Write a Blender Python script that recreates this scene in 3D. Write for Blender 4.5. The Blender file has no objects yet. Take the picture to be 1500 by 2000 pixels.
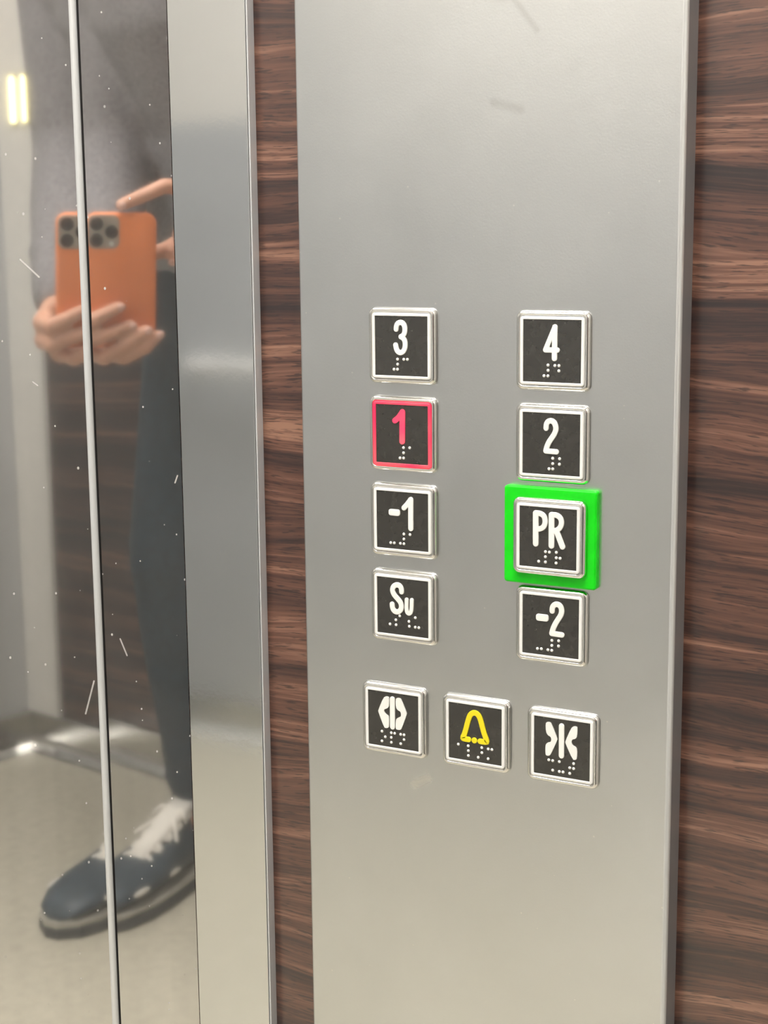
import bpy, bmesh, math, random
from mathutils import Vector, Matrix
PI = math.pi
S = bpy.context.scene
COL = S.collection

# ------------------------------------------------------------------ camera, world, lights, exposure
RR = Vector((0.8762482, 0.4817599, -0.0098210))     # camera right
UU = Vector((-0.0760740, 0.1584354, 0.9844343))     # camera up
FF = Vector((-0.4758170, 0.8618617, -0.1754781))    # viewing direction
CAM = Vector((0.37826, -0.70443, 0.88))
cd = bpy.data.cameras.new('camera')
cd.sensor_fit = 'VERTICAL'; cd.sensor_height = 24.0
cd.lens = 24.0 * 3083.07 / 2000.0
cd.clip_start = 0.004; cd.clip_end = 20
cam = bpy.data.objects.new('camera', cd); COL.objects.link(cam)
m3 = Matrix((RR, UU, -FF)).transposed()
cam.matrix_world = Matrix.Translation(CAM) @ m3.to_4x4()
S.camera = cam

S.view_settings.view_transform = 'Standard'; S.view_settings.look = 'None'
S.view_settings.gamma = 1.0; S.view_settings.use_curve_mapping = False
S.view_settings.exposure = 1.88
W = bpy.data.worlds.new('world'); S.world = W; W.use_nodes = True
W.node_tree.nodes['Background'].inputs[0].default_value = (1, 1, 1, 1)
W.node_tree.nodes['Background'].inputs[1].default_value = 0.0

LAMP = 13.0                      # radiance of the ceiling light panels
LAMP_COL = (1.0, 0.975, 0.945)
ROOM = dict(x0=-1.30, x1=0.90, y0=-1.50, y1=0.019, h=2.20)

# ------------------------------------------------------------------ helpers
def link(name, me, mat=None, parent=None, smooth=False):
    o = bpy.data.objects.new(name, me); COL.objects.link(o)
    if mat is not None:
        me.materials.clear(); me.materials.append(mat)
    if parent is not None: o.parent = parent
    if smooth:
        for p in me.polygons: p.use_smooth = True
    return o

def obj(name, bm, mat, parent=None, smooth=False, recalc=True):
    if recalc: bmesh.ops.recalc_face_normals(bm, faces=bm.faces[:])
    me = bpy.data.meshes.new(name); bm.to_mesh(me); bm.free()
    return link(name, me, mat, parent, smooth)

def tag(o, label=None, cat=None, group=None, kind=None):
    for k, v in (('label', label), ('category', cat), ('group', group), ('kind', kind)):
        if v: o[k] = v
    return o

def struct(o): o['kind'] = 'structure'; return o

def empty(name, loc, rotz=0.0):
    o = bpy.data.objects.new(name, None); o.empty_display_size = 0.02
    COL.objects.link(o); o.location = loc; o.rotation_euler = (0, 0, rotz); return o

def add_box(bm, a, b, M=None):
    a = Vector(a); b = Vector(b)
    vs = []
    for x in (a.x, b.x):
        for y in (a.y, b.y):
            for z in (a.z, b.z):
                v = Vector((x, y, z)); vs.append(bm.verts.new(M @ v if M else v))
    for q in ((0, 1, 3, 2), (4, 6, 7, 5), (0, 4, 5, 1), (2, 3, 7, 6), (0, 2, 6, 4), (1, 5, 7, 3)):
        bm.faces.new([vs[i] for i in q])
    return vs

def bevel(bm, r, seg=3, angle=0.5):
    es = [e for e in bm.edges if len(e.link_faces) == 2 and e.calc_face_angle(0) > angle]
    bmesh.ops.bevel(bm, geom=es, offset=r, segments=seg, profile=0.5, affect='EDGES')

def frame_of(d):
    d = d.normalized(); a = Vector((0, 0, 1)) if abs(d.z) < 0.9 else Vector((1, 0, 0))
    u = d.cross(a).normalized(); return u, d.cross(u).normalized()

def add_tube(bm, pts, radii, n=14, caps=True):
    """smooth tube through points, rounded ends"""
    pts = [Vector(p) for p in pts]
    if not isinstance(radii, (list, tuple)): radii = [radii] * len(pts)
    rings = []; P = []; R = []; T = []
    N = len(pts)
    def tan(i):
        if i == 0: return (pts[1] - pts[0]).normalized()
        if i == N - 1: return (pts[-1] - pts[-2]).normalized()
        return ((pts[i + 1] - pts[i]).normalized() + (pts[i] - pts[i - 1]).normalized()).normalized()
    if caps:
        t = tan(0)
        for a in (80, 55, 30):
            P.append(pts[0] - t * radii[0] * math.sin(math.radians(a))); R.append(radii[0] * math.cos(math.radians(a))); T.append(t)
    for i in range(N): P.append(pts[i]); R.append(radii[i]); T.append(tan(i))
    if caps:
        t = tan(N - 1)
        for a in (30, 55, 80):
            P.append(pts[-1] + t * radii[-1] * math.sin(math.radians(a))); R.append(radii[-1] * math.cos(math.radians(a))); T.append(t)
    u, _ = frame_of(T[0])
    for p, r, t in zip(P, R, T):
        u = (u - t * u.dot(t)).normalized(); w = t.cross(u)
        rings.append([bm.verts.new(p + (u * math.cos(2 * PI * k / n) + w * math.sin(2 * PI * k / n)) * r) for k in range(n)])
    for a, b in zip(rings, rings[1:]):
        for k in range(n): bm.faces.new((a[k], a[(k + 1) % n], b[(k + 1) % n], b[k]))
    bm.faces.new(rings[0][::-1]); bm.faces.new(rings[-1])

def add_ball(bm, c, r, seg=16, M=None):
    r = Vector(r) if isinstance(r, (tuple, list, Vector)) else Vector((r, r, r))
    T = Matrix.Translation(Vector(c)) @ (M or Matrix.Identity(4)) @ Matrix.Diagonal((r.x, r.y, r.z, 1))
    bmesh.ops.create_uvsphere(bm, u_segments=seg, v_segments=seg * 2 // 3, radius=1, matrix=T)

def add_loft(bm, loops, cap=True):
    R = [[bm.verts.new(Vector(p)) for p in L] for L in loops]; n = len(R[0])
    for a, b in zip(R, R[1:]):
        for k in range(n): bm.faces.new((a[k], a[(k + 1) % n], b[(k + 1) % n], b[k]))
    if cap: bm.faces.new(R[0][::-1]); bm.faces.new(R[-1])

def rrect(hw, hh, r, seg=6):
    """rounded rectangle loop in (x, z)"""
    out = []
    for cx, cz, a0 in ((hw - r, hh - r, 0), (-hw + r, hh - r, 90), (-hw + r, -hh + r, 180), (hw - r, -hh + r, 270)):
        for k in range(seg + 1):
            a = math.radians(a0 + 90 * k / seg); out.append((cx + r * math.cos(a), cz + r * math.sin(a)))
    return out

def remesh(name, bm, voxel, mat, parent=None, smooth_it=4):
    me = bpy.data.meshes.new(name); bmesh.ops.recalc_face_normals(bm, faces=bm.faces[:]); bm.to_mesh(me); bm.free()
    o = bpy.data.objects.new(name + '_tmp', me); COL.objects.link(o)
    md = o.modifiers.new('r', 'REMESH'); md.mode = 'VOXEL'; md.voxel_size = voxel
    ms = o.modifiers.new('s', 'SMOOTH'); ms.iterations = smooth_it; ms.factor = 0.5
    dg = bpy.context.evaluated_depsgraph_get(); ev = o.evaluated_get(dg)
    me2 = bpy.data.meshes.new_from_object(ev)
    bpy.data.objects.remove(o); bpy.data.meshes.remove(me); me2.name = name
    return link(name, me2, mat, parent, True)

# ------------------------------------------------------------------ materials
class NT:
    def __init__(s, name):
        s.m = bpy.data.materials.new(name); s.m.use_nodes = True
        s.t = s.m.node_tree; s.n = s.t.nodes; s.b = s.n['Principled BSDF']; s.l = s.t.links
    def node(s, k, **kw):
        n = s.n.new(k)
        for a, v in kw.items(): setattr(n, a, v)
        return n
    def put(s, sock, v):
        if isinstance(v, bpy.types.NodeSocket): s.l.new(v, sock)
        elif isinstance(v, (tuple, list)) and sock.type == 'RGBA' and len(v) == 3: sock.default_value = (*v, 1)
        else: sock.default_value = v
    def math(s, op, a, b=0.0, c=None, clamp=False):
        n = s.node('ShaderNodeMath', operation=op, use_clamp=clamp); s.put(n.inputs[0], a); s.put(n.inputs[1], b)
        if c is not None: s.put(n.inputs[2], c)
        return n.outputs[0]
    def vmath(s, op, a, b=None):
        n = s.node('ShaderNodeVectorMath', operation=op); s.put(n.inputs[0], a)
        if b is not None: s.put(n.inputs[3] if op == 'SCALE' else n.inputs[1], b)
        return n.outputs['Value'] if op in ('DOT_PRODUCT', 'LENGTH', 'DISTANCE') else n.outputs[0]
    def coord(s, scale=(1, 1, 1), rot=(0, 0, 0), loc=(0, 0, 0)):
        tc = s.node('ShaderNodeTexCoord'); mp = s.node('ShaderNodeMapping')
        s.l.new(tc.outputs['Object'], mp.inputs[0]); mp.inputs['Scale'].default_value = scale
        mp.inputs['Rotation'].default_value = rot; mp.inputs['Location'].default_value = loc
        return mp.outputs[0]
    def noise(s, vec, scale, detail=3, rough=0.5, dist=0.0):
        n = s.node('ShaderNodeTexNoise'); s.l.new(vec, n.inputs['Vector'])
        n.inputs['Scale'].default_value = scale; n.inputs['Detail'].default_value = detail
        n.inputs['Roughness'].default_value = rough; n.inputs['Distortion'].default_value = dist
        return n.outputs[0]
    def ramp(s, f, stops, interp='LINEAR'):
        n = s.node('ShaderNodeValToRGB'); s.l.new(f, n.inputs[0]); cr = n.color_ramp; cr.interpolation = interp
        while len(cr.elements) < len(stops): cr.elements.new(0.5)
        for e, (p, c) in zip(cr.elements, stops):
            e.position = p; e.color = (*c, 1) if isinstance(c, tuple) else (c, c, c, 1)
        return n.outputs[0]
    def mix(s, f, a, b, blend='MIX'):
        n = s.node('ShaderNodeMix', data_type='RGBA', blend_type=blend)
        s.put(n.inputs[0], f); s.put(n.inputs[6], a); s.put(n.inputs[7], b); return n.outputs[2]
    def bump(s, h, strength=0.2, dist=0.001):
        n = s.node('ShaderNodeBump'); s.l.new(h, n.inputs['Height']); n.inputs['Strength'].default_value = strength
        n.inputs['Distance'].default_value = dist; s.l.new(n.outputs[0], s.b.inputs['Normal']); return n
    def set(s, **kw):
        for k, v in kw.items(): s.put(s.b.inputs[k.replace('_', ' ')], v)
        return s
    # masks in object space -------------------------------------------------
    def seg(s, p, a, b, w, soft=0.6):
        """1 inside a capsule a-b of radius w"""
        a = Vector(a); b = Vector(b); ab = b - a
        pa = s.vmath('SUBTRACT', p, tuple(a))
        t = s.math('MULTIPLY', s.vmath('DOT_PRODUCT', pa, tuple(ab)), 1.0 / max(ab.length_squared, 1e-12), clamp=True)
        n = s.node('ShaderNodeVectorMath', operation='SCALE'); n.inputs[0].default_value = ab; s.l.new(t, n.inputs[3])
        d = s.vmath('DISTANCE', pa, n.outputs[0])
        m = s.node('ShaderNodeMapRange', interpolation_type='SMOOTHSTEP'); s.l.new(d, m.inputs[0])
        m.inputs[1].default_value = w * (1 - soft); m.inputs[2].default_value = w * (1 + soft * 0.3)
        m.inputs[3].default_value = 1; m.inputs[4].default_value = 0
        return m.outputs[0]
    def specks(s, vec, scale, size, density):
        v = s.node('ShaderNodeTexVoronoi'); s.l.new(vec, v.inputs['Vector']); v.inputs['Scale'].default_value = scale
        near = s.math('LESS_THAN', v.outputs['Distance'], size)
        sp = s.node('ShaderNodeSeparateColor'); s.l.new(v.outputs['Color'], sp.inputs[0])
        return s.math('MULTIPLY', near, s.math('LESS_THAN', sp.outputs[0], density))
    def add(s, *ms):
        r = ms[0]
        for m in ms[1:]: r = s.math('MAXIMUM', r, m)
        return r

def plain(name, col, rough=0.5, metal=0.0, var=0.06, scale=40, **kw):
    t = NT(name); n = t.noise(t.coord(), scale, 3)
    c2 = tuple(min(1, c * (1 + var)) for c in col); c1 = tuple(c * (1 - var) for c in col)
    t.set(Base_Color=t.ramp(n, [(0.3, c1), (0.7, c2)]), Roughness=rough, Metallic=metal, **kw)
    return t.m

def mat_emit(name, col, strength, base=None):
    t = NT(name); t.set(Base_Color=base or col, Roughness=0.35, Emission_Color=col, Emission_Strength=strength); return t.m

def mat_panel():
    """satin steel of the control panel, with its smudges, scratches and dust"""
    t = NT('satin_steel_panel'); p = t.coord()
    cloud = t.noise(p, 9, 3, 0.55, 0.6); fine = t.noise(t.coord((1, 1, 1)), 900, 2)
    base = t.ramp(cloud, [(0.3, (0.675, 0.685, 0.685)), (0.7, (0.72, 0.73, 0.73))])
    # rubbed dull patch, greasy streaks and a pale smear
    blot = t.noise(p, 60, 3, 0.6, 0.3)
    k = t.math('MULTIPLY', t.seg(p, (0.0515, 0.003, 1.005), (0.054, 0.003, 0.996), 0.011, 0.5), t.math('ADD', 0.25, blot))
    k2 = t.math('MULTIPLY', t.add(t.seg(p, (0.060, 0.003, 0.987), (0.072, 0.003, 0.972), 0.002, 0.9), t.seg(p, (0.05, 0.003, 0.94), (0.064, 0.003, 0.936), 0.0028, 0.9)), 0.6)
    base = t.mix(t.math('MULTIPLY', t.add(k, k2), 0.42), base, (0.40, 0.39, 0.37))
    smear = t.math('MULTIPLY', t.add(t.seg(p, (0.0045, 0.003, 0.5905), (0.0125, 0.003, 0.595), 0.0028, 0.9), t.seg(p, (-0.012, 0.003, 0.642), (-0.0118, 0.003, 0.636), 0.0008, 0.9)), 0.7)
    dots = t.math('MULTIPLY', t.specks(p, 330, 0.16, 0.012), 1.0)
    base = t.mix(t.math('MULTIPLY', t.add(smear, dots), 0.5), base, (0.95, 0.93, 0.88))
    rough = t.math('ADD', 0.30, t.math('MULTIPLY', t.math('SUBTRACT', cloud, 0.5), 0.10))
    rough = t.math('SUBTRACT', rough, t.math('MULTIPLY', smear, 0.1))
    t.set(Base_Color=base, Metallic=1.0, Roughness=rough)
    t.bump(fine, 0.10, 0.0004)
    return t.m

def mat_steel(name, col, rough, grain=(1, 1, 1), gs=300, bs=0.08, mottle=0.06, metal=1.0):
    t = NT(name); n = t.noise(t.coord(grain), gs, 3); c = t.noise(t.coord(), 6, 3)
    t.set(Base_Color=t.ramp(c, [(0.3, tuple(v * (1 - mottle) for v in col)), (0.7, col)]), Metallic=metal,
          Roughness=t.math('ADD', rough, t.math('MULTIPLY', t.math('SUBTRACT', c, 0.5), mottle)))
    t.bump(n, bs, 0.0004); return t.m

def mat_mirror(name, marks=()):
    """polished but hazy, dusty steel of the door leaves (object x runs along the leaf)"""
    t = NT(name); p = t.coord()
    haze = t.noise(t.coord((1, 1, 0.5)), 14, 4, 0.6, 1.0)
    streak = t.noise(t.coord((60, 1, 0.6)), 1.0, 3)
    rough = t.math('ADD', 0.032, t.math('MULTIPLY', t.math('SUBTRACT', haze, 0.5), 0.03))
    t.set(Base_Color=t.ramp(streak, [(0.3, (0.66, 0.655, 0.64)), (0.7, (0.72, 0.715, 0.70))]), Metallic=1.0, Roughness=rough)
    wav = t.noise(t.coord((1.0, 1, 0.35)), 5.0, 1); t.bump(wav, 0.12, 0.0012)
    dust = NTd = t.node('ShaderNodeBsdfDiffuse'); dust.inputs[0].default_value = (0.62, 0.60, 0.57, 1)
    sep = t.node('ShaderNodeSeparateXYZ'); t.l.new(p, sep.inputs[0])
    zone = t.seg(p, (0.0, 0, 0.85), (0.0, 0, 0.60), 0.16, 0.9)
    sp = t.math('MULTIPLY', t.specks(t.coord((1, 1, 0.75)), 260, 0.16, 0.05), zone)
    sp2 = t.specks(t.coord((1, 1, 0.8), loc=(3, 1, 2)), 420, 0.2, 0.012)
    marksum = t.add(sp, sp2)
    for a, b, w in marks: marksum = t.add(marksum, t.seg(p, a, b, w, 0.9))
    film = t.math('ADD', 0.04, t.math('MULTIPLY', haze, 0.075))
    f = t.math('ADD', film, t.math('MULTIPLY', marksum, 0.75), clamp=True)
    mx = t.node('ShaderNodeMixShader'); t.l.new(f, mx.inputs[0]); t.l.new(t.b.outputs[0], mx.inputs[1]); t.l.new(dust.outputs[0], mx.inputs[2])
    t.l.new(mx.outputs[0], t.n['Material Output'].inputs['Surface'])
    return t.m

def mat_wood(name, k=1.0):
    t = NT(name)
    wob = t.noise(t.coord((3.0, 3.0, 9.0)), 1.0, 3)
    tc = t.coord()
    cmb = t.node('ShaderNodeCombineXYZ'); t.put(cmb.inputs[2], t.math('MULTIPLY', t.math('SUBTRACT', wob, 0.5), 0.055))
    p = t.vmath('ADD', tc, cmb.outputs[0])
    def sc(v):
        n = t.node('ShaderNodeVectorMath', operation='MULTIPLY'); t.l.new(p, n.inputs[0]); n.inputs[1].default_value = v; return n.outputs[0]
    broad = t.noise(sc((1.3, 1.3, 34)), 1.0, 2, 0.5)
    mid = t.noise(sc((3.0, 3.0, 130)), 1.0, 3, 0.6)
    fine = t.noise(sc((14, 14, 620)), 1.0, 3, 0.6)
    pore = t.noise(sc((90, 90, 1100)), 1.0, 2, 0.5)
    v = t.math('ADD', t.math('MULTIPLY', broad, 0.42), t.math('ADD', t.math('MULTIPLY', mid, 0.38), t.math('MULTIPLY', fine, 0.20)))
    c = t.ramp(v, [(q, tuple(x * k for x in cc)) for q, cc in ((0.39, (0.014, 0.0042, 0.0042)), (0.46, (0.052, 0.0185, 0.0125)), (0.53, (0.125, 0.050, 0.031)), (0.60, (0.30, 0.148, 0.094)))])
    pm = t.ramp(pore, [(0.56, 0.0), (0.66, 1.0)])
    c = t.mix(t.math('MULTIPLY', pm, 0.7), c, (0.016, 0.006, 0.005))
    t.set(Base_Color=c, Roughness=0.34, Specular_IOR_Level=0.45, Coat_Weight=1.0, Coat_Roughness=0.20, Coat_IOR=1.62)
    t.bump(fine, 0.12, 0.0005); return t.m

M = {}
M['wood'] = mat_wood('dark_wood_laminate')
M['wood_shaded'] = mat_wood('shaded_wood_laminate', 0.42)  # same wood, with the low light on the right wall put into its colour
M['panel'] = mat_panel()
M['frame'] = mat_steel('satin_frame_steel', (0.70, 0.71, 0.71), 0.075, bs=0.02, mottle=0.03)
M['wallsteel'] = mat_steel('brushed_wall_steel', (0.54, 0.55, 0.555), 0.36, metal=0.3)
M['skirt'] = mat_steel('skirting_steel', (0.62, 0.61, 0.58), 0.22)
M['bead'] = mat_steel('bead_steel', (0.72, 0.73, 0.73), 0.30, bs=0.02, metal=0.35)
M['bend'] = mat_steel('highlit_bend_steel', (0.80, 0.81, 0.80), 0.30, bs=0.02, metal=0.45)  # bright highlight along the panel's bend, put into the colour
M['return'] = mat_steel('darker_return_steel', (0.30, 0.29, 0.29), 0.42, bs=0.02, metal=0.3)  # same sheet steel, side face coloured darker than the front
M['chrome'] = mat_steel('chrome', (0.80, 0.79, 0.76), 0.13, bs=0.0, mottle=0.02)
M['cream'] = plain('cream_laminate', (0.68, 0.66, 0.615), 0.45, var=0.03)
M['ceiling'] = plain('white_ceiling', (0.80, 0.79, 0.76), 0.6, var=0.02)
M['floor'] = plain('beige_floor', (0.60, 0.56, 0.45), 0.34, var=0.08, scale=60)
M['lamp'] = mat_emit('ceiling_lamp_diffuser', LAMP_COL, LAMP, (0.9, 0.9, 0.9))
M['dark'] = plain('shadow_gap', (0.015, 0.013, 0.012), 0.7)
M['ivory'] = plain('ivory_plastic', (0.90, 0.89, 0.84), 0.38, var=0.02)
M['white'] = plain('white_translucent_plastic', (0.88, 0.87, 0.84), 0.30, var=0.02)
M['yellow'] = plain('yellow_plastic', (0.88, 0.74, 0.015), 0.35, var=0.03)
def insert():
    t = NT('black_glossy_insert'); p = t.coord(); n = t.noise(p, 160, 3, 0.5)
    scr = t.specks(p, 500, 0.12, 0.02)
    t.set(Base_Color=t.mix(t.math('MULTIPLY', scr, 0.5), t.ramp(n, [(0.2, (0.029, 0.027, 0.022)), (0.8, (0.036, 0.033, 0.028))]), (0.4, 0.4, 0.36)),
          Roughness=t.math('ADD', 0.16, t.math('MULTIPLY', n, 0.08)), Specular_IOR_Level=1.0)
    return t.m
M['insert'] = insert()
def redglow(name, strength):
    t = NT(name); n = t.noise(t.coord(), 55, 1)
    c = t.ramp(n, [(0.38, (1.0, 0.008, 0.09)), (0.62, (1.0, 0.10, 0.12))])
    t.set(Base_Color=(0.35, 0.03, 0.05), Roughness=0.35, Emission_Color=c, Emission_Strength=strength); return t.m
M['redframe'] = redglow('lit_red_plastic', 0.26)
M['rednum'] = redglow('lit_red_numeral', 0.36)
def green():
    t = NT('green_plastic'); n = t.noise(t.coord(), 90, 3)
    t.set(Base_Color=t.ramp(n, [(0.3, (0.0, 0.64, 0.003)), (0.7, (0.006, 0.76, 0.008))]), Roughness=0.32,
          Subsurface_Weight=0.25, Subsurface_Radius=(0.001, 0.004, 0.001), Subsurface_Scale=1.0, Specular_IOR_Level=0.5)
    return t.m
M['green'] = green()
M['skin'] = plain('skin', (0.62, 0.33, 0.22), 0.5, var=0.06, Subsurface_Weight=0.1, Subsurface_Radius=(0.01, 0.004, 0.002), Subsurface_Scale=1.0)
M['nail'] = plain('nail', (0.75, 0.47, 0.38), 0.3)
M['lip'] = plain('lip', (0.50, 0.20, 0.16), 0.5)
M['hair'] = plain('dark_hair', (0.035, 0.022, 0.015), 0.55)
M['eye'] = plain('eye_white', (0.8, 0.8, 0.78), 0.2)
M['iris'] = plain('iris', (0.05, 0.03, 0.02), 0.2)
M['jacket'] = plain('grey_knit', (0.24, 0.23, 0.235), 0.85, var=0.2, scale=200)
M['trousers'] = plain('dark_teal_denim', (0.011, 0.026, 0.038), 0.85, var=0.3, scale=120)
M['shoe'] = plain('navy_leather', (0.050, 0.072, 0.092), 0.42, var=0.15, scale=80)
M['sole'] = plain('dark_rubber', (0.06, 0.065, 0.07), 0.6)
M['solestripe'] = plain('pale_rubber', (0.46, 0.44, 0.38), 0.5)
M['lace'] = plain('white_lace', (0.86, 0.82, 0.74), 0.8)
M['orange'] = plain('orange_silicone', (0.90, 0.27, 0.085), 0.5, var=0.04)
M['glass'] = plain('screen_glass', (0.01, 0.01, 0.012), 0.08)
M['bump'] = plain('grey_camera_island', (0.42, 0.38, 0.32), 0.35)
M['lens'] = plain('black_lens', (0.03, 0.026, 0.022), 0.12)
M['warm'] = mat_emit('warm_streak_glow', (1.0, 0.88, 0.42), 1.5)  # glow of the added light streaks

# ------------------------------------------------------------------ the setting
x0, x1, y0, y1, H = ROOM['x0'], ROOM['x1'], ROOM['y0'], ROOM['y1'], ROOM['h']
def boxobj(name, a, b, mat, parent=None, r=0.0, seg=3):
    bm = bmesh.new(); add_box(bm, a, b)
    if r: bevel(bm, r, seg)
    return obj(name, bm, mat, parent)

struct(boxobj('floor', (x0 - .1, y0 - .1, -.05), (x1 + .1, y1 + .1, 0), M['floor']))
struct(boxobj('ceiling', (x0 - .1, y0 - .1, H), (x1 + .1, y1 + .1, H + .05), M['ceiling']))
struct(boxobj('wall_front', (-.155, y1, 0), (x1 + .05, y1 + .05, H), M['wood']))
struct(boxobj('wall_right', (x1, y0 - .05, 0), (x1 + .05, y1, H), M['wood_shaded']))
w = struct(boxobj('wall_back', (x0 - .05, y0 - .05, 0), (x1, y0, 1.06), M['wallsteel']))
boxobj('upper_panel', (x0 - .05, y0 - .05, 1.06), (x1, y0, H), M['cream'], w)
struct(boxobj('wall_left', (x0 - .05, y0, 0), (x0, y1 + .05, H), M['wallsteel']))
boxobj('added_pale_reflector', (x1 - .004, -.98, .08), (x1 - .0002, y1 - .002, H), M['cream'], bpy.data.objects['wall_right'])  # unseen pale sheet, added to give the control panel's bend a bright reflection
# skirtings and steel corner post
bm = bmesh.new(); add_loft(bm, [[(x1 - a, y, z) for a, z in ((0, 0), (.030, 0), (.022, .004), (.014, .012), (.011, .024), (.010, .064), (.008, .067), (0, .067))] for y in (y0 + .012, y1)])
struct(obj('baseboard_right', bm, M['skirt']))
bm = bmesh.new(); add_loft(bm, [[(x, y0 + a, z) for a, z in ((0, 0), (.030, 0), (.022, .004), (.014, .012), (.011, .024), (.010, .064), (.008, .067), (0, .067))] for x in (x0, x1)])
struct(obj('baseboard_back', bm, M['skirt']))
struct(boxobj('trim_2', (x1 - .010, y0 + .001, .067), (x1 - .0005, y0 + .081, H), M['cream']))

# door: two polished leaves set at an angle to the panelled wall
AR = math.radians(38.70); AL = math.radians(39.72)
J = Vector((-.1475, .012, 0))                     # where the right-hand leaf meets the door frame
tR = Vector((math.cos(AR), math.sin(AR), 0)); nR = Vector((-math.sin(AR), math.cos(AR), 0))
dR = (J - Vector((CAM.x, CAM.y, 0))).dot(nR)
foot = Vector((CAM.x, CAM.y, 0)) + nR * dR
SEAM = foot - tR * (36 * dR / 3083)
wR = (J - SEAM).dot(tR)
def leaf(name, org, ang, length, mat, sgn):
    e = boxobj(name, (min(0, sgn * length), 0, 0.0), (max(0, sgn * length), .02, H), mat, None)
    e.location = org; e.rotation_euler = (0, 0, ang); return struct(e)
mR = [((.044, 0, .88 - .135), (.0425, 0, .88 - .139), .0005), ((.012, 0, .642), (.0085, 0, .652), .0005)]
mL = [((-.024, 0, .857), (-.0335, 0, .8665), .0007), ((-.004, 0, .628), (-.0095, 0, .609), .0006), ((-.03, 0, .80), (-.0275, 0, .798), .0006)]
dl = leaf('door_2', SEAM + tR * .0016, AR, wR - .0016, mat_mirror('polished_steel_dusty', mR), 1)
dr = leaf('door_1', SEAM - tR * .0016, AL, 1.46, mat_mirror('polished_steel_dusty_wide', mL), -1)
# rounded edge bead of the wide leaf and the dark gap beside it
bm = bmesh.new()
prof = [(-.0021 + .0021 * (1 - math.cos(a)) , -.0026 * math.sin(a)) for a in [PI * k / 10 for k in range(11)]]
add_loft(bm, [[(px, py + .0005, z) for px, py in prof] for z in (0, H)])
bd = obj('edge_bead', bm, M['bead'], dr, True)
bd.data.set_sharp_from_angle(angle=0.9)
bm = bmesh.new(); add_box(bm, (.0004, .0015, 0), (.0038, .012, H))
g = obj('dark_gap', bm, M['dark'], dr)
# door frame strip
bm = bmesh.new(); add_box(bm, (-.1470, .012, 0), (-.0975, .0188, H)); bevel(bm, .0009, 3)
fr = struct(obj('trim_1', bm, M['frame']))
boxobj('folded_edge', (-.0973, .0128, 0), (-.0964, .0188, H), M['bead'], fr, .0003, 2)
boxobj('backing', (-.185, .0192, 0), (-.1, .05, H), M['dark'], fr)

# ------------------------------------------------------------------ control panel
bm = bmesh.new()
px0, px1, pyf, pyb, rb = -.0617, .1449, .003, .019, .0027
prof = [(px0, pyb)]
for k in range(7): a = PI / 2 * k / 6; prof.append((px0 + .0015 * (1 - math.cos(a)), pyf + .0015 * (1 - math.sin(a))))
for k in range(9): a = PI / 2 * k / 8; prof.append((px1 - rb + rb * math.sin(a), pyf + rb * (1 - math.cos(a))))
prof.append((px1, pyb))
add_loft(bm, [[(x, y, z) for x, y in prof] for z in (.32, 1.42)])
cp = obj('control_panel', bm, M['panel'], None, True); cp.data.set_sharp_from_angle(angle=0.35)
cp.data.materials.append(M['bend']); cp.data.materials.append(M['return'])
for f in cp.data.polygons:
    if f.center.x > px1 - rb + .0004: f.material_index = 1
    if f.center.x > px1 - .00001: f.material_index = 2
tag(cp, 'tall brushed steel lift control panel on the dark wood wall', 'control panel')

# ------------------------------------------------------------------ buttons
def ribbon(bm, pts, w, h, n=None):
    """raised rounded stroke in the x-z plane, front towards -y"""
    w /= 2
    cs = [(-w, 0), (-w, .7 * h), (-.93 * w, .92 * h), (-.8 * w, h), (.8 * w, h), (.93 * w, .92 * h), (w, .7 * h), (w, 0)]
    pts = [Vector((x, 0, z)) for x, z in pts]
    N = len(pts); loops = []
    for i, p in enumerate(pts):
        a = (pts[i] - pts[i - 1]).normalized() if i else None
        b = (pts[i + 1] - pts[i]).normalized() if i < N - 1 else None
        t = ((a or b) + (b or a)).normalized()
        s = 1.0
        if a and b: s = 1 / max(.5, math.sqrt((1 + a.dot(b)) / 2))
        nrm = Vector((t.z, 0, -t.x))
        loops.append([p + nrm * c * s + Vector((0, -d, 0)) for c, d in cs])
    add_loft(bm, loops)
    for p in (pts[0], pts[-1]): disc(bm, p.x, p.z, w, h * .985)

def disc(bm, x, z, w, h, n=20):
    prof = [(w, 0), (w, .7 * h), (.93 * w, .92 * h), (.8 * w, h)]
    add_loft(bm, [[(x + r * math.cos(2 * PI * k / n), -d, z + r * math.sin(2 * PI * k / n)) for k in range(n)] for r, d in prof])

def chaikin(p, it=2):
    for _ in range(it):
        q = [p[0]]
        for a, b in zip(p, p[1:]):
            q.append((a[0] * .75 + b[0] * .25, a[1] * .75 + b[1] * .25)); q.append((a[0] * .25 + b[0] * .75, a[1] * .25 + b[1] * .75))
        q.append(p[-1]); p = q
    return p

def polygon(bm, pts, h):
    # closed rounded outline, raised
    q = []
    n = len(pts)
    for i in range(n):
        a, b = pts[i], pts[(i + 1) % n]
        q.append((a[0] * .75 + b[0] * .25, a[1] * .75 + b[1] * .25)); q.append((a[0] * .25 + b[0] * .75, a[1] * .25 + b[1] * .75))
    v0 = [bm.verts.new((x, 0, z)) for x, z in q]
    v1 = [bm.verts.new((x, -h, z)) for x, z in q]
    n = len(q)
    for k in range(n): bm.faces.new((v0[k], v0[(k + 1) % n], v1[(k + 1) % n], v1[k]))
    f = bm.faces.new(v1)
    f.normal_update(); bmesh.ops.triangulate(bm, faces=[f], ngon_method='EAR_CLIP')

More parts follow.
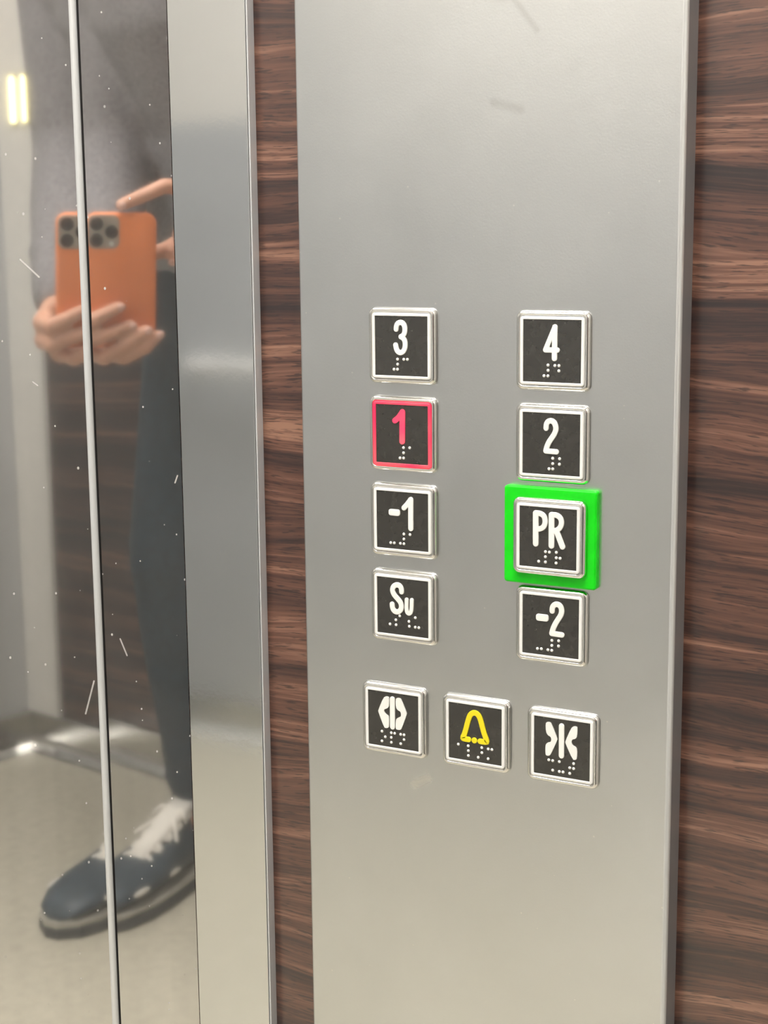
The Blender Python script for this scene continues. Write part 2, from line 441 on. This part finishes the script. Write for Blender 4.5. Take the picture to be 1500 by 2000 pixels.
BUTTONS = [
 ('3', .0001, .8225, 'steel button with white 3, above the red-lit button', [('numeral', [('s', 2.5, [(-2.66, 8.46), (-2.47, 10.22), (-1.59, 11.52), (-0.2, 11.98), (1.17, 11.6), (2.09, 10.35), (2.41, 8.61), (2.22, 6.7), (1.45, 5.4), (0.06, 4.72)]), ('s', 2.5, [(0.06, 4.72), (1.43, 4.12), (2.34, 2.56), (2.53, 0.66), (2.23, -1.27), (1.35, -2.73), (-0.1, -3.42), (-1.58, -3.0), (-2.54, -1.75), (-3.03, 0.46)])])],
      [(-2.14, -6.69), (1.48, -6.65), (3.54, -6.63), (-2.07, -9.24), (-4.18, -11.88), (-2.2, -11.8)]),
 ('1', .0001, .7776, 'steel button lit red with glowing red 1 and frame', [('numeral', [('s', 2.66, [(-3.85, 6.9), (-1.69, 8.6), (0.5, 11.43)]), ('s', 2.79, [(0.5, 11.5), (0.28, -3.6)])])],
      [(0.91, -6.83), (4.51, -6.71), (0.94, -9.49), (-1.13, -12.26), (0.94, -12.15)]),
 ('-1', .0000, .7327, 'steel button with white minus 1, below the red-lit button', [('minus_sign', [('m', 3.17, [(-6.1, 4.12), (-2.9, 4.12)])]), ('numeral', [('s', 2.71, [(5.1, 11.48), (5.05, -3.47)]), ('s', 2.57, [(1.15, 6.95), (3.01, 8.85), (5.1, 11.48)])])],
      [(0.82, -6.83), (4.44, -6.83), (0.84, -9.48), (-6.92, -12.05), (-4.79, -12.01), (-1.25, -11.94), (0.86, -11.97)]),
 ('Su', -.0002, .6871, 'steel button with white letters Su, above the door-open button', [('letter', [('s', 2.59, [(-0.44, 8.12), (-0.49, 9.76), (-1.45, 11.32), (-3.22, 11.69), (-4.82, 10.95), (-5.81, 9.28), (-5.69, 7.63), (-4.72, 5.91), (-2.96, 4.32), (-1.28, 2.7), (-0.53, 0.8), (-0.73, -1.14), (-1.99, -2.59), (-3.59, -3.03), (-5.19, -2.33), (-5.95, -0.85), (-6.1, 0.97)])]), ('letter', [('s', 2.06, [(2.5, 4.29), (2.45, 1.4), (2.43, -1.47), (2.94, -2.74), (3.92, -3.09), (4.87, -2.37), (5.34, -0.84), (5.45, 1.6), (5.54, 4.36)])])],
      [(-1.74, -4.88), (-4.08, -7.29), (-3.97, -9.94), (-7.55, -9.91), (3.66, -7.27), (3.84, -9.89), (7.39, -4.89), (7.33, -9.99), (9.41, -9.99)]),
 ('4', .0823, .8222, 'steel button with white 4, highest of its column', [('numeral', [('s', 2.39, [(1.55, 11.6), (-3.25, 0.55)]), ('s', 2.39, [(-3.25, 0.55), (2.85, 0.55)]), ('s', 2.57, [(1.53, 11.55), (1.46, -3.43)])])],
      [(-2.0, -6.78), (1.61, -6.88), (3.68, -6.86), (-1.96, -9.33), (3.66, -9.38), (-4.01, -12.0), (-1.98, -12.01)]),
 ('2', .0823, .7772, 'steel button with white 2, directly above the green plate', [('numeral', [('s', 2.54, [(-2.6, 7.69), (-2.47, 9.71), (-1.54, 11.06), (-0.08, 11.49), (1.43, 10.87), (2.39, 9.08), (2.57, 7.25), (1.97, 5.36), (0.6, 3.26), (-0.94, 1.15), (-2.01, -1.09), (-2.61, -3.37)]), ('s', 2.42, [(-2.6, -3.5), (2.88, -3.6)])])],
      [(0.9, -6.94), (4.49, -6.92), (0.93, -9.57), (4.43, -9.62), (-1.01, -12.21), (0.94, -12.15)]),
 ('PR', .0827, .7315, 'raised steel button with white letters PR inside the green plate', [('letter', [('s', 2.76, [(-6.4, 11.88), (-6.3, -3.28)]), ('s', 2.5, [(-6.4, 11.98), (-4.17, 11.99), (-2.25, 11.08), (-1.41, 9.25), (-1.41, 7.0), (-2.26, 5.2), (-4.17, 4.14), (-6.29, 4.03)])]), ('letter', [('s', 2.76, [(1.94, 11.63), (2.02, -3.62)]), ('s', 2.5, [(1.94, 11.78), (4.59, 11.78), (6.48, 10.69), (7.24, 8.86), (7.09, 6.95), (6.11, 5.15), (4.22, 3.95), (2.13, 3.84)]), ('s', 2.68, [(4.6, 3.87), (7.82, -3.63)])])],
      [(-1.22, -6.94), (0.88, -7.0), (4.5, -6.82), (-1.18, -9.51), (4.5, -9.5), (6.51, -9.56), (-4.76, -12.07), (-1.18, -12.13), (4.43, -12.12)]),
 ('-2', .0828, .6862, 'steel button with white minus 2, just under the green plate', [('minus_sign', [('m', 3.3, [(-5.9, 4.06), (-2.7, 4.06)])]), ('numeral', [('s', 2.57, [(0.93, 8.0), (1.02, 9.81), (1.96, 11.24), (3.37, 11.75), (4.94, 11.3), (5.88, 9.8), (6.04, 7.96), (5.42, 6.02), (3.86, 3.64), (2.46, 1.28), (1.36, -1.37), (0.89, -3.37)]), ('s', 2.51, [(0.89, -3.45), (6.24, -3.6)])])],
      [(0.84, -7.07), (4.43, -6.88), (0.85, -9.66), (4.38, -9.54), (-6.88, -12.18), (-4.8, -12.04), (-1.24, -12.16), (0.82, -12.18)]),
 ('open', -.0064, .6249, 'steel button with white door-open arrows in the lowest row', [('arrow', [('p', 0.0, [(-4.11, 12.77), (-2.54, 12.69), (-2.18, 11.84), (-2.33, 7.8), (-2.83, 6.78), (-3.95, 5.93), (-5.16, 5.61), (-5.42, 4.23), (-4.02, 2.78), (-2.77, 2.36), (-2.32, 1.22), (-2.43, -3.6), (-2.92, -4.42), (-4.2, -4.76), (-5.3, -4.47), (-8.61, 3.33), (-8.84, 4.5), (-5.55, 11.83)])]), ('bar', [('b', 2.75, [(-0.29, 11.66), (-0.3, -3.53)])]), ('arrow', [('p', 0.0, [(2.49, 12.78), (4.38, 12.89), (5.14, 12.11), (8.15, 5.7), (8.35, 4.54), (5.15, -3.69), (4.35, -4.56), (2.14, -4.59), (1.68, -3.9), (1.77, 0.46), (2.42, 1.6), (3.86, 2.41), (4.81, 2.84), (4.99, 4.36), (4.55, 5.64), (2.99, 6.16), (1.92, 7.5), (1.79, 11.94)])])],
      [(-6.86, -6.96), (-1.23, -7.04), (0.82, -7.04), (4.39, -7.05), (6.44, -7.05), (-4.89, -9.84), (-1.23, -9.6), (6.39, -9.67), (-6.92, -12.42), (-1.25, -12.33), (4.39, -12.24)]),
 ('bell', .0415, .6247, 'steel alarm button with a yellow bell outline', [('bell_outline', [('s', 2.69, [(-3.54, -3.61), (-5.7, -3.65), (-7.15, -3.4), (-5.69, -0.66), (-3.69, 7.26), (-2.62, 9.9), (-0.82, 11.25), (1.27, 11.0), (2.99, 8.85), (5.11, 1.01), (7.03, -3.2), (5.98, -3.6), (3.0, -3.6)])]), ('bell_clapper', [('c', 2.92, [(-0.3, -3.63)])])],
      [(-9.56, -7.13), (-3.92, -7.13), (3.82, -6.94), (7.46, -7.09), (9.54, -7.12), (-3.84, -9.76), (3.86, -9.65), (-3.83, -12.4), (1.82, -12.47), (7.44, -12.36)]),
 ('close', .0895, .6242, 'steel button with white door-close arrows, in the lowest row', [('arrow', [('p', 0.0, [(-8.07, 12.65), (-6.27, 12.8), (-5.51, 12.03), (-2.44, 5.18), (-2.28, 4.0), (-5.82, -4.04), (-6.72, -4.8), (-8.08, -4.89), (-8.63, -4.08), (-8.66, 0.02), (-8.28, 1.3), (-7.38, 2.06), (-6.03, 2.45), (-5.44, 3.76), (-5.9, 5.34), (-7.41, 5.83), (-8.48, 7.61), (-8.66, 11.79)])]), ('bar', [('b', 2.65, [(-0.12, 11.59), (-0.03, -3.78)])]), ('arrow', [('p', 0.0, [(6.28, 12.53), (8.07, 12.54), (8.38, 11.7), (8.23, 7.48), (7.42, 6.13), (5.78, 5.7), (5.2, 4.25), (5.83, 2.55), (7.48, 2.08), (8.33, 0.87), (8.31, -3.97), (7.57, -4.8), (6.08, -4.82), (2.08, 3.1), (2.01, 4.14), (4.96, 11.26)])])],
      [(-6.94, -7.13), (-4.82, -7.21), (-1.26, -7.19), (6.44, -7.03), (4.37, -9.53), (6.47, -9.61), (-4.77, -12.24), (-1.2, -12.36), (0.79, -12.31), (4.41, -12.42)]),
]
K = .001
bm = bmesh.new(); bmesh.ops.create_uvsphere(bm, u_segments=12, v_segments=8, radius=.00078)
for v in bm.verts: v.co.y *= .75
dot_me = bpy.data.meshes.new('braille_dot'); bm.to_mesh(dot_me); bm.free(); dot_me.materials.append(M['ivory'])
for p in dot_me.polygons: p.use_smooth = True

def ring_loft(bm, spec, seg=7):
    """spec: list of (half size, corner radius, y)"""
    add_loft(bm, [[(x, y, z) for x, z in rrect(h, h, r, seg)] for h, r, y in spec], cap=True)

def ring_body(bm, outer, inner, seg=7):
    """closed ring: goes up the outer profile then down the inner one"""
    loops = [[(x, y, z) for x, z in rrect(h, h, r, seg)] for h, r, y in outer + inner]
    add_loft(bm, loops + [loops[0]], cap=False)
    bmesh.ops.remove_doubles(bm, verts=bm.verts[:], dist=1e-7)

def button(key, x, z, label, marks, dots):
    fy = -.004 if key == 'PR' else 0.0            # PR stands on its plate
    e = empty('lift_button', (x, fy, z))
    tag(e, label, 'button', 'round-cornered square buttons of the control panel')
    # chrome bezel: base on the panel, rolled over to a groove around the frame
    bm = bmesh.new(); base = .003
    ring_body(bm, [(19.3 * K, 3.6 * K, base), (19.3 * K, 3.6 * K, .0023), (19.05 * K, 3.4 * K, .0013), (18.6 * K, 3.1 * K, .0006), (18.1 * K, 2.8 * K, .0002), (17.5 * K, 2.3 * K, .0)],
              [(17.0 * K, 1.9 * K, .0002), (16.85 * K, 1.8 * K, .0011), (16.8 * K, 1.8 * K, base)])
    obj('bezel', bm, M['chrome'], e, True)
    # light frame
    bm = bmesh.new()
    ring_body(bm, [(16.65 * K, 1.6 * K, .0025), (16.65 * K, 1.6 * K, .0002), (16.45 * K, 1.4 * K, -.0001), (16.2 * K, 1.2 * K, -.00022)], [(15.25 * K, .35 * K, -.00022), (15.05 * K, .25 * K, .0000), (15.0 * K, .2 * K, .0025)])
    o = obj('light_frame', bm, M['redframe'] if key == '1' else M['white'], e, True); o.data.set_sharp_from_angle(angle=0.6)
    if key == '1': o['label'] = 'frame glowing red'
    bm = bmesh.new(); add_box(bm, (-.01504, .0002, -.01504), (.01504, .0028, .01504))
    obj('black_insert', bm, M['insert'], e)
    for nm, strokes in marks:
        bm = bmesh.new()
        for si, (kk, wd, pts) in enumerate(strokes):
            pts = [(a * K, b * K) for a, b in pts]; wd *= K * 1.07; h = .0007 + .00003 * si
            if kk == 's':
                if len(pts) >= 5: pts = chaikin(pts)
                ribbon(bm, pts, wd, h)
                if len(pts) == 3: disc(bm, pts[1][0], pts[1][1], wd / 2, h * .98)
            elif kk == 'b': ribbon(bm, pts, wd, h)
            elif kk == 'm':
                hw = abs(pts[1][0] - pts[0][0]) / 2 + wd * .5; cx = (pts[0][0] + pts[1][0]) / 2; cz = (pts[0][1] + pts[1][1]) / 2
                L = lambda s, y: [(cx + a * s, y, cz + b * s) for a, b in rrect(hw, wd / 2, wd * .36, 5)]
                add_loft(bm, [L(1, 0), L(1, -.0005), L(.93, -.0007)])
            elif kk == 'c': disc(bm, pts[0][0], pts[0][1], wd / 2, h)
            elif kk == 'p': polygon(bm, pts, .0006)
        mt = M['rednum'] if key == '1' else M['yellow'] if key == 'bell' else M['ivory']
        o = obj(nm, bm, mt, e); o.location.y = .00025
        if key == '1': o['label'] = 'numeral glowing red'
    for a, b in dots:
        o = bpy.data.objects.new('braille_dot', dot_me); COL.objects.link(o); o.parent = e; o.location = (a * K, .0002, b * K)
    return e
for B in BUTTONS: button(*B)

# green plate around PR (a square plate with a hole, standing on the panel)
bm = bmesh.new(); g = .0244
ring_body(bm, [(g, 1.6 * K, .003), (g, 1.6 * K, -.0003), (g - .0004, 1.4 * K, -.0008), (g - .0008, 1.2 * K, -.001)], [(18.2 * K, 2 * K, -.001), (18.2 * K, 2 * K, .003)])
gp = obj('green_plate', bm, M['green'], None); gp.location = (.0823, 0, .7313)
tag(gp, 'bright green square plate framing the PR button', 'plate')

# ------------------------------------------------------------------ ceiling lights
def ceiling_light(x, y, label):
    e = empty('ceiling_light', (x, y, H)); tag(e, label, 'ceiling light', 'square ceiling lights')
    bm = bmesh.new(); add_box(bm, (-.21, -.21, -.012), (.21, .21, 0)); bevel(bm, .003, 2)
    obj('housing', bm, M['skirt'], e)
    bm = bmesh.new(); add_box(bm, (-.19, -.19, -.016), (.19, .19, -.0121)); obj('diffuser', bm, M['lamp'], e)
ceiling_light(.32, -.55, 'square ceiling light above the control panel')
ceiling_light(-.45, -.88, 'square ceiling light near the polished door')

# ------------------------------------------------------------------ handrail on the back wall, and two added glowing streaks
e = empty('handrail', (0, y0, .66)); tag(e, 'round steel handrail along the back wall, seen in the polished steel', 'handrail')
bm = bmesh.new(); pts = [(-1.20, .055, 0), (.735, .055, 0)]
pts = [(-1.20, .004, 0), (-1.20, .045, 0), (-1.193, .052, 0), (-1.185, .055, 0), (.72, .055, 0), (.728, .052, 0), (.735, .045, 0), (.735, .004, 0)]
add_tube(bm, pts, .012, 16); obj('rail', bm, M['white'], e, True)
for x in (-.6, .1):
    bm = bmesh.new(); add_tube(bm, [(x, .002, -.012), (x, .05, -.012)], .005, 10); obj('bracket', bm, M['chrome'], e, True)
for yy, lb in ((-1.453, 'wider of the two added warm light streaks on the corner strip'), (-1.4245, 'thinner of the two added warm light streaks on the corner strip')):
    e = empty('added_light_streak', (x1 - .010, yy, 1.092), PI / 2 * 3 + PI); tag(e, lb, 'lamp', 'added warm light streaks')  # glowing strips added in place of lamp reflections of unknown source
    wd = .0042 if yy < -1.44 else .0026
    bm = bmesh.new(); add_box(bm, (-wd - .002, 0, -.040), (wd + .002, .005, .040)); bevel(bm, .001, 2); obj('housing', bm, M['skirt'], e)
    bm = bmesh.new(); add_box(bm, (-wd, .0051, -.036), (wd, .008, .036)); obj('lens', bm, M['warm'], e)

# ------------------------------------------------------------------ phone
BACK = -FF
def P(x, u, b): return CAM + RR * (x * K) + UU * (u * K) + BACK * (b * K)
PM = Matrix.Translation(CAM) @ Matrix((RR, UU, BACK)).transposed().to_4x4()
ph = bpy.data.objects.new('phone', None); COL.objects.link(ph); ph.matrix_world = PM; ph.empty_display_size = .02
tag(ph, 'phone in an orange case, held up in front of the person', 'phone')
def plate(cx, cu, hw, hh, r, b0, b1, edge=.0, seg=8):
    bm = bmesh.new()
    def L(i, b): return [((cx + a) * K, (cu + c) * K, b * K) for a, c in rrect(hw - i, hh - i, max(.3, r - i), seg)]
    if edge: add_loft(bm, [L(edge, b0), L(edge * .3, b0 + edge * .3), L(0, b0 + edge), L(0, b1 - edge), L(edge * .3, b1 - edge * .3), L(edge, b1)])
    else: add_loft(bm, [L(0, b0), L(0, b1)])
    return bm
obj('phone_case', plate(20, -54, 39, 75, 12, 4.2, 15, 2.6), M['orange'], ph, True)
obj('screen', plate(20, -54, 35.5, 71.5, 9, 15.01, 15.4), M['glass'], ph)
obj('camera_island', plate(-.5, 1.0, 17.5, 18.5, 8, 2.6, 4.4, .4), M['bump'], ph)
for x, u in ((-8.5, 9.8), (-8.5, -8), (8.0, 1.0)):
    bm = bmesh.new(); add_loft(bm, [[((x + r * math.cos(2 * PI * k / 28)) * K, (u + r * math.sin(2 * PI * k / 28)) * K, b * K) for k in range(28)] for r, b in ((7.2, 2.8), (7.2, 1.4), (6.7, 1.0), (5.2, 1.0), (4.8, 1.3))])
    o = obj('lens', bm, M['lens'], ph, True)
bm = bmesh.new(); add_loft(bm, [[((8 + r * math.cos(2 * PI * k / 20)) * K, (-12 + r * math.sin(2 * PI * k / 20)) * K, b * K) for k in range(20)] for r, b in ((2.6, 2.7), (2.6, 2.3))])
obj('flash', bm, M['eye'], ph)

# ------------------------------------------------------------------ the person holding it
sho_l, sho_r = Vector((.585, -.950, 1.225)), Vector((.63, -.640, 1.245))
elb_l, elb_r = Vector((.575, -.930, .985)), Vector((.765, -.575, 1.00))
wri_l, wri_r = P(8, -112, 118), P(165, 15, 75)
hip_l, hip_r = Vector((.745, -.895, .86)), Vector((.755, -.73, .865))
kne_l, kne_r = Vector((.655, -.915, .475)), Vector((.645, -.69, .48))
ank_l, ank_r = Vector((.687, -.911, .095)), Vector((.70, -.68, .095))
pelvis = Vector((.755, -.825, .91)); waist = Vector((.70, -.822, 1.04)); chest = Vector((.625, -.818, 1.18)); neck = Vector((.57, -.815, 1.275))
HC = Vector((.485, -.812, 1.435))                 # head centre
hf = (P(20, -30, 0) - HC).normalized(); hf = (hf + Vector((-.35, 0, .15))).normalized()
hs = Vector((0, 0, 1)).cross(hf).normalized(); hu = hf.cross(hs).normalized()
HM = Matrix((hf, hs, hu)).transposed().to_4x4(); HM.translation = HC
def hp(a, b, c): return HM @ Vector((a, b, c))
def lerp(a, b, t): return a + (b - a) * t

person = empty('person', (.70, -.82, 0))
tag(person, 'stooping person in grey top and dark trousers, both hands on the phone', 'person')
bm = bmesh.new()
# torso, neck
add_tube(bm, [pelvis, waist, chest], [.115, .105, .12], 20)
add_tube(bm, [lerp(hip_l, hip_r, 0), lerp(hip_l, hip_r, 1)], .092, 18)
add_tube(bm, [chest + Vector((0, -.07, .01)), chest + Vector((0, .07, .01))], .105, 18)
add_tube(bm, [sho_l, neck + Vector((.02, -.02, -.02)), sho_r], [.052, .062, .052], 18)
add_tube(bm, [neck + Vector((.02, 0, -.03)), hp(-.025, 0, -.07)], [.06, .052], 18)
# head with face
add_ball(bm, hp(-.012, 0, .025), (.094, .076, .088), 24, HM.to_3x3().to_4x4())
add_ball(bm, hp(.018, 0, -.035), (.066, .060, .075), 24, HM.to_3x3().to_4x4())
add_ball(bm, hp(.055, 0, -.088), (.026, .028, .022), 16, HM.to_3x3().to_4x4())
add_tube(bm, [hp(.078, 0, .008), hp(.094, 0, -.022), hp(.098, 0, -.030)], [.008, .011, .012], 12)
for s in (-1, 1):
    add_ball(bm, hp(.088, s * .011, -.032), .008, 12)
    add_ball(bm, hp(-.004, s * .078, -.008), (.018, .008, .031), 14, HM.to_3x3().to_4x4())
    add_tube(bm, [hp(.080, s * .012, .026), hp(.076, s * .044, .026)], .009, 10)
    add_ball(bm, hp(.058, s * .036, -.028), .022, 12)
# arms
for s, e_, w_ in ((sho_l, elb_l, wri_l), (sho_r, elb_r, wri_r)):
    add_tube(bm, [s, lerp(s, e_, .5), e_], [.052, .046, .040], 16)
    add_tube(bm, [e_, lerp(e_, w_, .35), w_], [.040, .039, .026], 16)
# legs
for h_, k_, a_ in ((hip_l, kne_l, ank_l), (hip_r, kne_r, ank_r)):
    add_tube(bm, [h_, lerp(h_, k_, .5), k_], [.092, .075, .055], 18)
    add_tube(bm, [k_, lerp(k_, a_, .35), a_], [.054, .053, .030], 18)
    add_tube(bm, [a_, a_ + Vector((-.09, .02, -.050))], [.026, .024], 14)
# hands
def chain(bm, pts, rad): add_tube(bm, [P(*p) for p in pts], rad, 12)
LH = [[(-29, -106, 34), (-29.5, -101, -6), (-10, -92, -7.5), (15, -81, -4.5)],
      [(-27, -126, 34), (-28, -122, -7), (2, -111, -7.5), (28, -102, -4.5)],
      [(-10, -141, 36), (-2, -139.5, -4), (26, -121, -7), (46, -108, -4.5)],
      [(8, -143, 34), (22, -141, 0), (46, -128, -5.5), (60, -114, -3)]]
LR = [(10.5, 9.2, 8.4, 7.2), (10.5, 9.2, 8.4, 7.2), (10, 8.8, 8, 7), (9, 7.8, 7.2, 6.4)]
for c, r in zip(LH, LR):
    chain(bm, c, [v * K for v in r])
    add_tube(bm, [wri_l, P(*c[0])], [.024, .0125], 12)
chain(bm, [(-8, -110, 66), (-16, -98, 42), (-10, -84, 28), (6, -72, 23.5)], [.016, .0125, .0095, .008])
RH = [[(112, 42, 45), (70, 49, 20), (44, 39, 12), (20, 29.5, 8.5)],
      [(120, 25, 48), (106, 27, 14), (92, 12, 2), (84, -4, 12)],
      [(120, 8, 48), (108, 6, 18), (94, -10, 8), (86, -22, 18)],
      [(116, -8, 48), (106, -14, 26), (93, -26, 18), (84, -34, 26)]]
RRd = [(10.5, 8.8, 8.0, 6.9), (10.5, 9, 8.2, 7), (10, 8.6, 7.8, 6.8), (9, 7.6, 7, 6.2)]
for c, r in zip(RH, RRd):
    chain(bm, c, [v * K for v in r])
    add_tube(bm, [wri_r, P(*c[0])], [.024, .0125], 12)
chain(bm, [(135, 0, 58), (104, -14, 46), (78, -24, 34), (54, -28, 24)], [.016, .0125, .0095, .008])
body = remesh('body', bm, .0032, M['skin'], person, 3)
body.matrix_parent_inverse = Matrix.Translation(-person.location)

def child(o): o.matrix_parent_inverse = Matrix.Translation(-person.location); return o
# nails on the visible fingers
for hand in (LH, RH):
    for c in hand:
        a, b = P(*c[3]), P(*c[2]); d = (a - b).normalized(); out = (FF - d * FF.dot(d)).normalized(); sd = d.cross(out)
        Mx = Matrix((d, sd, out)).transposed().to_4x4()
        bm = bmesh.new(); add_ball(bm, a + d * .001 + out * .0055, (.0055, .0045, .0018), 12, Mx); child(obj('fingernail', bm, M['nail'], person, True))
# eyes, lips, hair
for s in (-1, 1):
    bm = bmesh.new(); add_ball(bm, hp(.069, s * .031, .008), .0135, 16); o = child(obj('eye', bm, M['eye'], person, True))
    bm = bmesh.new(); add_ball(bm, hp(.0785, s * .031, .004), .0062, 12); i = child(obj('iris', bm, M['iris'], person, True))
bm = bmesh.new(); add_tube(bm, [hp(.070, -.024, -.058), hp(.083, -.008, -.055), hp(.083, .008, -.055), hp(.070, .024, -.058)], .0048, 10)
add_tube(bm, [hp(.070, -.020, -.063), hp(.081, 0, -.064), hp(.070, .020, -.063)], .0052, 10); child(obj('lips', bm, M['lip'], person, True))
bm = bmesh.new()
add_ball(bm, hp(-.024, 0, .045), (.092, .083, .082), 24, HM.to_3x3().to_4x4())
add_ball(bm, hp(-.050, 0, .000), (.062, .078, .080), 24, HM.to_3x3().to_4x4())
rnd = random.Random(3)
for k in range(60):
    a = rnd.uniform(0, 2 * PI); zz = rnd.uniform(.2, 1)
    add_tube(bm, [hp(-.024 + .08 * math.cos(a) * math.sqrt(1 - zz * zz), .078 * math.sin(a) * math.sqrt(1 - zz * zz), .045 + .078 * zz), hp(-.030 + .088 * math.cos(a + .2) * math.sqrt(1 - zz * zz * .8), .084 * math.sin(a + .2) * math.sqrt(1 - zz * zz * .8), .045 + .074 * zz)], .008, 8)
child(remesh('hair', bm, .0045, M['hair'], person, 2))
# top
bm = bmesh.new()
add_tube(bm, [pelvis + Vector((-.012, 0, -.03)), waist, chest], [.126, .124, .138], 24)
add_tube(bm, [pelvis + Vector((-.012, -.085, -.02)), pelvis + Vector((-.012, .085, -.02))], .128, 20)
add_tube(bm, [chest + Vector((0, -.08, .02)), chest + Vector((0, .08, .02))], .118, 20)
add_tube(bm, [sho_l, neck + Vector((.025, -.02, -.03)), sho_r], [.066, .074, .066], 18)
add_tube(bm, [neck + Vector((.02, 0, -.02)), neck + Vector((.0, 0, .012))], [.072, .064], 18)
for s, e_, w_ in ((sho_l, elb_l, wri_l), (sho_r, elb_r, wri_r)):
    add_tube(bm, [s, lerp(s, e_, .5), e_], [.066, .060, .055], 18)
    add_tube(bm, [e_, lerp(e_, w_, .4), lerp(e_, w_, .9)], [.055, .050, .038], 18)
    for t in (.15, .35, .55, .72): c_ = lerp(e_, w_, t); add_tube(bm, [c_ + Vector((0, -.01, .01)), c_ + Vector((0, .01, -.01))], .046 - .01 * t, 12)
child(remesh('jumper', bm, .007, M['jacket'], person, 3))
# trousers
bm = bmesh.new()
add_tube(bm, [pelvis + Vector((0, -.065, -.01)), pelvis + Vector((0, .065, -.01))], .118, 20)
for h_, k_, a_ in ((hip_l, kne_l, ank_l), (hip_r, kne_r, ank_r)):
    add_tube(bm, [h_, lerp(h_, k_, .5), k_], [.112, .088, .068], 20)
    add_tube(bm, [k_, lerp(k_, a_, .35), lerp(k_, a_, .75), a_ + Vector((0.004, 0, -.004))], [.070, .068, .056, .052], 20)
    for t, r in ((.1, .073), (.5, .066), (.8, .057), (.9, .056)): c_ = lerp(k_, a_, t); add_tube(bm, [c_ + Vector((-.008, 0, .006)), c_ + Vector((.008, 0, -.004))], r * .92, 14)
child(remesh('trousers', bm, .007, M['trousers'], person, 3))

# shoes
def shoe(toe, heel, side):
    d = heel - toe; Ls = d.length; ax = d.normalized()
    e = bpy.data.objects.new('shoe', None); COL.objects.link(e)
    Mx = Matrix((ax, Vector((0, 0, 1)).cross(ax), Vector((0, 0, 1)))).transposed().to_4x4(); Mx.translation = toe
    # stations: (along, half width, top height, sole height)
    st = [(.004, .012, .030), (.015, .030, .042), (.04, .042, .052), (.08, .049, .060), (.12, .048, .066), (.16, .043, .080), (.20, .038, .092), (.24, .037, .097), (.28, .036, .098), (.303, .026, .086), (.310, .012, .066)]
    f = Ls / .312
    out = []
    bm = bmesh.new(); loops = []
    for a, hw, h in st:
        L = []
        for k in range(24):
            t = 2 * PI * k / 24; c, s = math.cos(t), math.sin(t)
            y = hw * (abs(c) ** .75) * (1 if c > 0 else -1); zz = .022 + (h - .022) * (.5 + .5 * s) ** .9
            y *= 1.0 - .42 * (max(0, (zz - .03)) / .08) ** 1.2
            L.append(Mx @ Vector((a * f, y, zz)))
        loops.append(L)
    add_loft(bm, loops); up = obj('shoe_upper', bm, M['shoe'], None, True)
    def slab(nm, z0, z1, grow, mat):
        bm = bmesh.new(); pts = [(a * f, (hw + grow)) for a, hw, h in st]; pts[0] = (-.003, .010); pts[-1] = (.314 * f, .012)
        ring = [(a, w_) for a, w_ in pts] + [(a, -w_) for a, w_ in pts[::-1]]
        add_loft(bm, [[Mx @ Vector((a, y * q, z_)) for a, y in ring] for q, z_ in ((.96, z0), (1, z0 + .002), (1, z1 - .002), (.97, z1))])
        return obj(nm, bm, mat, None)
    so = slab('sole', 0.0005, .0155, .004, M['sole']); ms = slab('midsole_stripe', .0157, .023, .0035, M['solestripe'])
    parts = [up, so, ms]
    def lacepart():
        bm = bmesh.new()
        for k in range(5):
            a = .115 + .022 * k; h = .066 + .0085 * k; wq = .021
            for sg in (-1, 1):
                add_tube(bm, [Mx @ Vector((a * f, -sg * wq, h - .004)), Mx @ Vector(((a + .009) * f, 0, h + .006)), Mx @ Vector(((a + .018) * f, sg * wq, h + .002))], .0036, 8)
        for sg in (-1, 1):
            add_tube(bm, [Mx @ Vector((.205 * f, 0, .100)), Mx @ Vector((.192 * f, sg * .018, .106)), Mx @ Vector((.182 * f, sg * .030, .094)), Mx @ Vector((.20 * f, sg * .018, .097))], .003, 8)
            add_tube(bm, [Mx @ Vector((.205 * f, 0, .100)), Mx @ Vector((.18 * f, sg * .012, .096)), Mx @ Vector((.155 * f, sg * .034, .078))], .0028, 8)
        return obj('shoelace', bm, M['lace'], None, True)
    parts.append(lacepart())
    bm = bmesh.new(); add_loft(bm, [[Mx @ Vector((a * f, y, h)) for y, h in ((-w_, h0), (-w_ * .6, h0 + .006), (w_ * .6, h0 + .006), (w_, h0), (w_ * .5, h0 - .004), (-w_ * .5, h0 - .004))] for a, w_, h0 in ((.11, .016, .062), (.15, .019, .078), (.19, .022, .096), (.220, .024, .106))])
    parts.append(obj('tongue', bm, M['lace'], None, True))
    # pale flashes on the side
    for sg in (-1, 1):
        for a in (.065, .135):
            bm = bmesh.new(); add_ball(bm, Mx @ Vector((a * f, sg * (.0455 if a < .1 else .042), .042)), (.017, .0035, .0042), 12, Mx.to_3x3().to_4x4())
            parts.append(obj('side_flash', bm, M['lace'], None, True))
    e.parent = person; e.matrix_parent_inverse = Matrix.Translation(-person.location)
    for o in parts: o.parent = e
    return e
shoe(Vector((.423, -.860, 0)), Vector((.730, -.926, 0)), -1)
shoe(Vector((.452, -.640, 0)), Vector((.760, -.682, 0)), 1)
